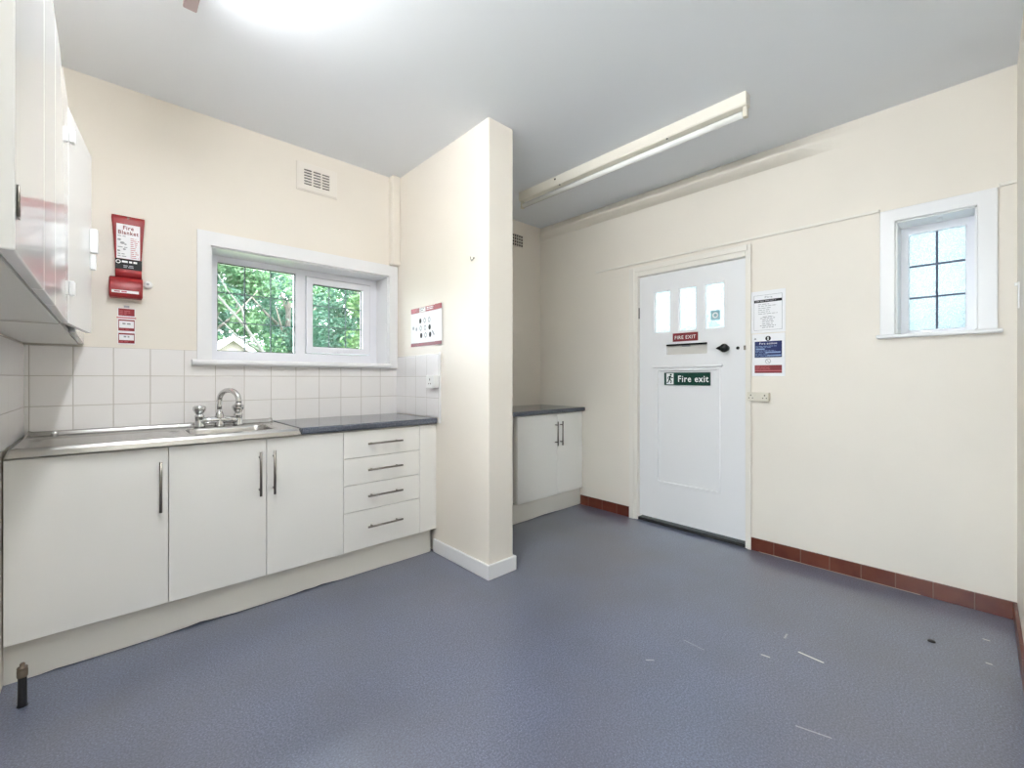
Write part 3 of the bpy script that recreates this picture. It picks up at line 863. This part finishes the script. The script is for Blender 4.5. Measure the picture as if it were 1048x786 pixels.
MB().prism([(.196, ZC - .001), (.196, 2.658), (.202, 2.650), (.254, 2.650), (.260, 2.658), (.260, ZC - .001)], 1, .55, 2.062, BATT).build('housing', t)
MB().tube([(.228, .574, 2.612), (.228, 1.939, 2.612)], .019, TUBEON, 20).build('tube', t)
for ya, yb in ((.551, .573), (1.94, 2.060)):
    MB().box(.206, .250, ya, yb, 2.588, 2.6495, PINKP).build('lamp_holder', t, bevel=.004)

# ================================================================== SIGNS AND FITTINGS
def ink_lines(pl, b, u0, u1, v_list, h, n0, n1, m, rng, align='L'):
    for v in v_list:
        w_ = (u1 - u0) * rng.uniform(.55, 1)
        a = u0 if align == 'L' else (u0 + u1) / 2 - w_ / 2
        x = a
        while x < a + w_:
            l = rng.uniform(.010, .028)
            pl.box(b, x, min(x + l, a + w_), v, v + h, n0, n1, m); x += l + .005

# green running man sign
u0, u1, v0, v1 = -1.720, -1.360, 1.124, 1.222
n_ = -.004   # the sign sits on the panel moulding plane
t = thing('exit_sign', PD.p((u0 + u1) / 2, v0, 0), 'green and white Fire exit sign with running figure on the door', 'sign')
PD.box(MB(), u0, u1, v0, v1, -.0115, .0015, GREEN).build('plate', t)
b = MB(); PD.text(b, 'Fire exit', -1.487, 1.150, .048, .0016, .0024, WPRINT, bold=.016, width=.235); b.build('lettering', t)
b = MB(); PD.box(b, -1.702, -1.642, 1.130, 1.216, .0016, .0020, WPRINT)
sy = b.build('symbol_panel', t)
b = MB()
def stroke(b, pl, p, q, w_, n0, n1, m):
    dx, dy = q[0] - p[0], q[1] - p[1]; l = math.hypot(dx, dy); nx_, ny_ = -dy / l * w_ / 2, dx / l * w_ / 2
    pl.poly(b, [(p[0] + nx_, p[1] + ny_), (p[0] - nx_, p[1] - ny_), (q[0] - nx_, q[1] - ny_), (q[0] + nx_, q[1] + ny_)], n0, n1, m)
PD.disc(b, -1.664, 1.205, .0075, .0021, .0026, GREEN)
for p, q, w_ in (((-1.668, 1.196), (-1.676, 1.168), .014), ((-1.668, 1.192), (-1.652, 1.178), .006), ((-1.652, 1.178), (-1.646, 1.186), .005),
                 ((-1.670, 1.192), (-1.688, 1.186), .006), ((-1.688, 1.186), (-1.692, 1.172), .005),
                 ((-1.676, 1.170), (-1.660, 1.158), .008), ((-1.660, 1.158), (-1.664, 1.138), .007), ((-1.678, 1.170), (-1.684, 1.150), .008), ((-1.684, 1.150), (-1.698, 1.142), .007)):
    stroke(b, PD, p, q, w_, .0021, .0026, GREEN)
b.build('running_figure', sy)

# small red FIRE EXIT sign
t = thing('exit_sign', PD.p(-1.548, 1.466, 0), 'small red FIRE EXIT sign between the door panes and letter slot', 'sign')
PD.box(MB(), -1.648, -1.449, 1.464, 1.529, .0006, .003, DREDINK).build('plate', t)
b = MB(); PD.text(b, 'FIRE EXIT', -1.548, 1.482, .027, .0031, .0038, WPRINT, bold=.004, width=.165); b.build('lettering', t)

# sticker on the right pane
PG = Plane('R', DX + .022)
t = thing('window_sticker', PG.p(-1.318, 1.58, 0), 'small pale blue square sticker on the right door pane', 'sticker')
PG.box(MB(), -1.364, -1.296, 1.605, 1.678, .0006, .0016, STICK).build('backing', t)
b = MB(); PG.disc(b, -1.330, 1.643, .022, .0017, .0022, WPRINT, inner=.55); PG.disc(b, -1.330, 1.643, .008, .0017, .0022, STICK); b.build('ring_mark', t)
b = MB(); rng = random.Random(1)
ink_lines(PG, b, -1.374, -1.290, [1.590, 1.577, 1.564], .006, .0006, .0014, STICK, rng); b.build('fine_print', t)

# black and white notice beside the door
rng = random.Random(5)
t = thing('notice_sign', PR.p(-.97, 1.486, 0), 'white framed notice with a black heading bar beside the door', 'notice')
U0, U1, V0, V1 = -1.073, -.866, 1.484, 1.768
PR.box(MB(), U0, U1, V0, V1, .0006, .005, PAPER).build('board', t, bevel=.001)
b = MB(); e = .002
for (a, c, dd, f_) in ((U0 + .018, U0 + .018 + e, V0 + .018, V1 - .03), (U1 - .018 - e, U1 - .018, V0 + .018, V1 - .03), (U0 + .018, U1 - .018, V0 + .018, V0 + .018 + e), (U0 + .018, U1 - .018, V1 - .03, V1 - .03 + e)):
    PR.box(b, a, c, dd, f_, .0051, .0056, GREY)
b.build('border_line', t)
b = MB(); PR.box(b, U0 + .020, U1 - .020, 1.690, 1.708, .0051, .0056, INK); hb = b.build('heading_bar', t)
b = MB(); ink_lines(PR, b, U0 + .028, U1 - .03, [1.697], .005, .0057, .0060, GREY, rng); b.build('fine_print', hb)
b = MB(); PR.text(b, 'Fire', -.965, 1.717, .013, .0051, .0056, GREY, bold=.01, width=.045); b.build('heading', t)
b = MB()
ink_lines(PR, b, U0 + .045, U1 - .045, [1.676, 1.664, 1.650, 1.637, 1.624, 1.611], .0035, .0051, .0055, GREY, rng)
ink_lines(PR, b, U0 + .055, U1 - .055, [1.590, 1.580, 1.568, 1.556, 1.542, 1.530, 1.518], .0045, .0051, .0055, GREY, rng, 'C')
b.build('fine_print', t)

# blue and red fire action notice
t = thing('notice_sign', PR.p(-.97, 1.19, 0), 'white Fire action notice with blue and red blocks below the framed notice', 'notice')
U0, U1, V0, V1 = -1.068, -.868, 1.192, 1.478
PR.box(MB(), U0, U1, V0, V1, .0006, .005, PAPER).build('board', t, bevel=.001)
bl = PR.box(MB(), U0 + .018, U1 - .018, 1.318, 1.427, .0051, .0056, BLUE).build('blue_block', t)
b = MB(); PR.text(b, 'Fire action', -.968, 1.406, .0125, .0057, .0062, WPRINT, bold=.006, width=.105); b.build('heading', bl)
b = MB(); ink_lines(PR, b, U0 + .024, U1 - .045, [1.392, 1.384, 1.362, 1.354, 1.342, 1.334, 1.325], .0032, .0057, .0060, PALEBLUE, rng)
for (a, c, v) in ((U0 + .026, U0 + .08, 1.370), (U0 + .085, U1 - .026, 1.347), (U0 + .095, U1 - .022, 1.326)): PR.box(b, a, c, v, v + .009, .0061, .0064, PALEBLUE)
b.build('fine_print', bl)
rd = PR.box(MB(), U0 + .018, U1 - .018, 1.213, 1.266, .0051, .0056, DREDINK).build('red_block', t)
b = MB(); ink_lines(PR, b, U0 + .026, U1 - .03, [1.256, 1.246, 1.237], .003, .0057, .0060, PINKINK, rng); PR.box(b, U0 + .018, U1 - .018, 1.226, 1.231, .0057, .0060, PINKINK); b.build('fine_print', rd)
b = MB(); PR.disc(b, -.968, 1.445, .017, .0051, .0056, INK); ic = b.build('round_symbol', t)
b = MB(); PR.box(b, -.971, -.965, 1.434, 1.456, .0057, .0061, WPRINT); b.build('symbol_mark', ic)
b = MB(); PR.disc(b, -.968, 1.292, .017, .0051, .0056, GREY, inner=.82); stroke(b, PR, (-.978, 1.302), (-.958, 1.282), .003, .0051, .0056, GREY); b.build('ring_symbol', t)
b = MB(); PR.poly(b, [(-1.055, 1.440), (-1.038, 1.440), (-1.0465, 1.455)], .0051, .0056, GREY); b.build('triangle_symbol', t)

def socket(pl, u0, u1, v0, v1, m, label, gangs, ns=.0006, depth=.030):
    t = thing('power_socket', pl.p((u0 + u1) / 2, v0, 0), label, 'socket')
    bx = pl.box(MB(), u0, u1, v0, v1, ns, ns + depth, m).build('back_box', t, bevel=.003)
    pl.box(MB(), u0 - .001, u1 + .001, v0 - .001, v1 + .001, ns + depth + .0003, ns + depth + .009, m).build('face_plate', t, bevel=.003)
    n0 = ns + depth + .0092; w_ = (u1 - u0) / gangs
    for k in range(gangs):
        c = u0 + w_ * (k + .5) + (-.010 if k == 0 and gangs == 2 else .010 if gangs == 2 else 0)
        h = v1 - v0; vb = v0 + h * .28
        b = MB()
        pl.box(b, c - .0035, c + .0035, vb + h * .30, vb + h * .46, n0, n0 + .0005, INK)
        for s in (-1, 1): pl.box(b, c + s * .011 - .0035, c + s * .011 + .0035, vb, vb + h * .10, n0, n0 + .0005, INK)
        b.build('pin_hole', t)
        sc = c + (.026 if k == 0 else -.026) if gangs == 2 else c
        pl.box(MB(), sc - .006, sc + .006, v1 - h * .45 if gangs == 2 else v1 - h * .22, v1 - h * .16 if gangs == 2 else v1 - h * .06, n0, n0 + .004, m).build('rocker_switch', t, bevel=.001)
    return t
socket(PR, -1.085, -.955, 1.026, 1.082, CREAMP, 'double white power socket low beside the exit door', 2, depth=.034)
socket(PP, -2.556, -2.470, 1.114, 1.198, WHITEP, 'single white power socket on the tiled side of the partition', 1, ns=.0066, depth=.036)

# hook on the partition
t = thing('wall_hook', PP.p(-2.097, 1.89, 0), 'tiny metal hook high on the partition side', 'hook')
MB().lathe(PP.p(-2.097, 1.910, .0006), (-1, 0, 0), [(0, .006), (.003, .006), (.004, .003)], NICKEL, 12).build('base_plate', t)
MB().tube([PP.p(-2.097, 1.908, .003), PP.p(-2.097, 1.898, .010), PP.p(-2.097, 1.892, .020), PP.p(-2.090, 1.897, .030), PP.p(-2.086, 1.910, .034)], .0022, NICKEL, 8).build('wire', t)

# hand washing poster on the partition
t = thing('poster', PP.p(-2.64, 1.41, 0), 'white instruction poster with red bands and small drawings on the partition', 'poster')
rng = random.Random(9)
U0, U1, V0, V1 = -2.843, -2.432, 1.404, 1.682
b = MB(); ringp = []
for i in range(13):
    u = U0 + (U1 - U0) * i / 12; c = .0008 + .006 * max(0, (i - 9) / 3) ** 2
    ringp.append([PP.p(u, V0, c), PP.p(u, V1, c), PP.p(u, V1, c + .0014), PP.p(u, V0, c + .0014)])
b.loft(ringp, PAPER, smooth=False); b.build('sheet', t)
N0 = .0028
hd = PP.box(MB(), U0 + .002, U0 + .33, 1.645, V1 - .001, N0, N0 + .0006, REDINK).build('top_band', t)
PP.box(MB(), U0 + .331, U1 - .004, 1.645, V1 - .001, N0 + .005, N0 + .0085, REDINK).build('top_band', t)
b = MB(); PP.box(b, U0 + .12, U0 + .20, 1.648, V1 - .004, N0 + .0007, N0 + .0011, WPRINT); ink_lines(PP, b, U0 + .215, U0 + .32, [1.656, 1.668], .007, N0 + .0007, N0 + .0011, WPRINT, rng); ink_lines(PP, b, U0 + .01, U0 + .10, [1.652, 1.662, 1.671], .005, N0 + .0007, N0 + .0011, PINKINK, rng)
ink_lines(PP, b, U0 + .125, U0 + .195, [1.655, 1.668], .006, N0 + .0012, N0 + .0015, INK, rng)
b.build('heading_print', hd)
PP.box(MB(), U0 + .002, U0 + .33, V0 + .002, V0 + .026, N0, N0 + .0006, DREDINK).build('bottom_band', t)
PP.box(MB(), U0 + .331, U1 - .004, V0 + .002, V0 + .026, N0 + .005, N0 + .0085, DREDINK).build('bottom_band', t)
for j in range(3):
    for i in range(3):
        b = MB(); u = U0 + .130 + .058 * i + .006 * j; v = 1.585 - .052 * j
        dk = INK if (i + j * 2) % 4 == 0 or (i, j) == (2, 2) else GREY
        PP.disc(b, u, v, .015, N0, N0 + .0006, dk, ry=.019, inner=None if dk is INK else .6)
        b.build('drawing', t)
for (u, v) in ((.035, 1.540), (.078, 1.530)):
    b = MB(); PP.disc(b, U0 + u, v, .011, N0, N0 + .0006, GREY, ry=.013); b.build('drawing', t)
b = MB(); stroke(b, PP, (U0 + .285, 1.505), (U0 + .31, 1.475), .012, N0, N0 + .0006, GREY); b.build('drawing', t)

# fire blanket pouch
t = thing('fire_blanket', (.07, YW, 1.6), 'red Fire Blanket pouch hanging on the window wall', 'fire blanket')
def rrect(x0, x1, y0, y1, z, r=.005, k=3):
    pts = []
    for cx, cy, a0 in ((x1 - r, y1 - r, 0), (x0 + r, y1 - r, PI / 2), (x0 + r, y0 + r, PI), (x1 - r, y0 + r, 1.5 * PI)):
        for i in range(k + 1):
            a = a0 + PI / 2 * i / k; pts.append((cx + r * math.cos(a), cy + r * math.sin(a), z))
    return pts
rows = [(2.030, .011, .142, .012), (2.015, .010, .142, .016), (1.97, .014, .139, .020), (1.90, .019, .134, .024), (1.82, .023, .130, .026), (1.74, .024, .129, .028), (1.700, .024, .130, .030)]
b = MB().loft([rrect(a, c, YW - dp, YW - .001, z) for z, a, c, dp in rows], RED); po = b.build('pouch_back', t)
MB().lathe((.076, YW - .0165, 2.020), (0, -1, 0), [(0, .005), (.002, .005), (.003, .002)], NICKEL, 12).build('eyelet', po)
rows = [(1.704, .004, .130, .034), (1.698, .001, .133, .046), (1.66, .000, .133, .056), (1.62, .000, .132, .060), (1.604, .001, .132, .056), (1.597, .004, .129, .045)]
b = MB().loft([rrect(a, c, YW - dp, YW - .031 if z > 1.70 else YW - .001, z, .008) for z, a, c, dp in rows], RED); lo = b.build('pouch_front', t)
PB.box(MB(), .010, .116, 1.618, 1.632, .0612, .0622, WPRINT).build('white_strip', lo)
b = MB(); rng = random.Random(21); ink_lines(PB, b, .020, .105, [1.622], .006, .0623, .0626, PINKINK, rng); b.build('fine_print', lo)
# label, tilted slightly with the pouch front
def pl_lab(u0, u1, v0, v1, n0, n1, m): return PB.box(MB(), u0, u1, v0, v1, n0, n1, m)
lb = pl_lab(.029, .122, 1.803, 1.983, .0265, .0275, PAPER).build('label', t)
b = MB(); PB.text(b, 'Fire', .076, 1.955, .020, .0276, .0282, DREDINK, bold=.02, width=.042); PB.text(b, 'Blanket', .076, 1.930, .020, .0276, .0282, DREDINK, bold=.02, width=.080); b.build('lettering', lb)
b = MB(); ink_lines(PB, b, .034, .075, [1.918, 1.860, 1.825, 1.813], .004, .0276, .0280, GREY, rng); ink_lines(PB, b, .084, .118, [1.91, 1.90, 1.89, 1.88, 1.87, 1.86, 1.85, 1.84, 1.83, 1.82, 1.81], .003, .0276, .0280, PINKINK, rng)
for (u, v, r) in ((.040, 1.900, .007), (.052, 1.884, .009), (.064, 1.878, .005), (.060, 1.852, .006), (.038, 1.842, .006)): PB.disc(b, u, v, r, .0276, .0280, GREY, ry=r * .7)
b.build('drawing', lb)
bd = pl_lab(.024, .130, 1.748, 1.801, .0285, .0295, BLACK).build('black_band', t)
b = MB(); PB.disc(b, .036, 1.785, .010, .0296, .0300, WPRINT, inner=.6); ink_lines(PB, b, .050, .124, [1.782], .010, .0296, .0300, WPRINT, rng); ink_lines(PB, b, .056, .10, [1.756, 1.764], .005, .0296, .0300, GREY, rng); b.build('fine_print', bd)
# white toggle beside it
t = thing('wall_button', (.156, YW, 1.66), 'small white button fitting at the lower right of the red blanket pouch', 'button')
MB().lathe((.156, YW - .0005, 1.682), (0, -1, 0), [(0, .020), (.012, .020), (.016, .017), (.018, .010), (.019, .002)], WHITEP, 20).build('dome', t)
MB().lathe((.154, YW - .0198, 1.684), (0, -1, 0), [(0, .007), (.002, .007)], GREY, 10).build('dimple', t)

# red instruction cards under the blanket
t = thing('instruction_sign', (.069, YW, 1.36), 'strip of three small red and white instruction cards below the blanket pouch', 'sign')
rng = random.Random(31)
PB.box(MB(), .034, .103, 1.358, 1.549, .0006, .002, PAPER).build('backing', t)
MB().box(.058, .080, YW - .010, YW - .0006, 1.551, 1.560, GREY).build('clip', t)
def card(v0, v1, wv0=None, wv1=None):
    c = PB.box(MB(), .037, .101, v0, v1, .0021, .0030, REDINK).build('card', t)
    b = MB()
    if wv0:
        PB.box(b, .040, .098, wv0, wv1, .0031, .0034, PAPER); ink_lines(PB, b, .050, .088, [(wv0 + wv1) / 2], .008, .0035, .0038, GREY, rng, 'C')
        ink_lines(PB, b, .042, .09, [v0 + .006], .003, .0031, .0034, PINKINK, rng)
    else: ink_lines(PB, b, .042, .090, [v0 + .008, v0 + .016, v0 + .024], .003, .0031, .0034, PINKINK, rng)
    b.build('card_print', c)
card(1.507, 1.545); card(1.428, 1.487, 1.443, 1.480); card(1.363, 1.416, 1.379, 1.408)
PB.box(MB(), .030, .107, 1.494, 1.500, .0021, .0036, PINKINK).build('divider', t)

# vents
t = thing('air_vent', (1.038, YW, 2.43), 'cream slotted air vent high on the window wall', 'vent')
slots = []
for i in range(3):
    for j in range(6):
        a = .952 + .0585 * i; z = 2.470 + .0185 * j; slots.append((a, a + .049, z, z + .0095))
slab('vent_plate', 1, YW - .012, YW - .003, [.914, 1.163], [2.434, 2.607], slots, VENTP, t, bevel=.0)
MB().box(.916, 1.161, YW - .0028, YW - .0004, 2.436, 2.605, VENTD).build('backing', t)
b = MB()
for (a, c, e, f_) in ((.906, .914, 2.426, 2.615), (1.163, 1.171, 2.426, 2.615), (.914, 1.163, 2.426, 2.434), (.914, 1.163, 2.607, 2.615)): b.box(a, c, YW - .008, YW, e, f_, VENTP)
b.build('rim', t, bevel=.002)
t = thing('air_vent', (2.88, YW, 2.45), 'dark perforated air brick high in the alcove', 'vent')
slots = [(2.765 + .028 * i, 2.765 + .028 * i + .0225, 2.462 + .029 * j, 2.462 + .029 * j + .0225) for i in range(8) for j in range(4)]
slab('vent_plate', 1, YW - .010, YW - .003, [2.755, 2.992], [2.452, 2.575], slots, VENTP, t)
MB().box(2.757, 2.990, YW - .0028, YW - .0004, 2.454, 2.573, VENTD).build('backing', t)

# capped pipe stub rising from the floor
t = thing('pipe_stub', (-.228, 2.34, 0), 'black capped pipe stub rising from the floor before the left base unit', 'pipe')
px_, py_ = -.228, 2.345
MB().lathe((px_, py_, 0), (0, 0, 1), [(0, .0150), (.008, .0125), (.06, .0118), (.098, .0115), (.104, .0110)], RUBBER, 20).build('pipe', t)
MB().lathe((px_, py_, .1042), (0, 0, 1), [(0, .0135), (.004, .0145), (.026, .0145), (.028, .0125), (.031, .0145), (.036, .0135), (.038, .007), (.047, .007), (.050, .005)], BRASS, 16).build('cap', t)

# black floor plug
o = MB().lathe((2.702, .149, 0), (0, 0, 1), [(0, .014), (.003, .014), (.005, .010), (.006, .003)], BLACK, 16).build('floor_plug')
tag(o, 'tiny black plug on the floor near the right wall', 'plug')
# small bracket on the rear wall at the right edge of the view
t = thing('shelf_bracket', (3.05, YB, 1.55), 'small white bracket on the wall at the right edge of the photo', 'bracket')
MB().box(3.04, 3.06, YB + .0006, YB + .006, 1.50, 1.62, WHITEP).build('plate', t, bevel=.001)
MB().box(3.043, 3.057, YB + .0062, YB + .016, 1.602, 1.616, WHITEP).build('lip', t, bevel=.001)

# ================================================================== LIGHT, SKY, CAMERA
wd = bpy.data.worlds.new('sky'); SC.world = wd; wd.use_nodes = True
nt = wd.node_tree; bg = nt.nodes['Background']
sk = nt.nodes.new('ShaderNodeTexSky')
sk.sky_type = 'HOSEK_WILKIE'; sk.turbidity = 6; sk.ground_albedo = .4
sk.sun_direction = Vector((.03, -.72, .68)).normalized()
mx = nt.nodes.new('ShaderNodeMix'); mx.data_type = 'RGBA'; mx.inputs['Factor'].default_value = .75
nt.links.new(sk.outputs[0], mx.inputs[6]); mx.inputs[7].default_value = (.85, .925, 1.0, 1)
nt.links.new(mx.outputs[2], bg.inputs['Color']); bg.inputs['Strength'].default_value = 7.0
sun = bpy.data.lights.new('sun', 'SUN'); sun.energy = 3.2; sun.angle = .02; sun.color = (1, .95, .86)
so = bpy.data.objects.new('sun', sun); COL.objects.link(so)
so.rotation_euler = Vector((.03, -.72, .68)).to_track_quat('Z', 'Y').to_euler()

cam = bpy.data.cameras.new('camera'); co_ = bpy.data.objects.new('camera', cam); COL.objects.link(co_)
co_.location = (0, 0, 1.18)
co_.rotation_euler = (PI / 2, 0, -math.radians(42.83))
cam.sensor_fit = 'HORIZONTAL'; cam.sensor_width = 36; cam.lens = 444.8 / 1048 * 36
cam.shift_x = .4 / 1048; cam.shift_y = -6.2 / 1048
cam.clip_start = .02; cam.clip_end = 200
SC.camera = co_
vs = SC.view_settings
vs.view_transform = 'Standard'; vs.look = 'None'; vs.exposure = 1.33; vs.gamma = 1.0; vs.use_curve_mapping = False
SC.cycles.max_bounces = 10; SC.cycles.diffuse_bounces = 6; SC.cycles.transparent_max_bounces = 12
SC.cycles.use_denoising = True
SC.cycles.sample_clamp_indirect = 6
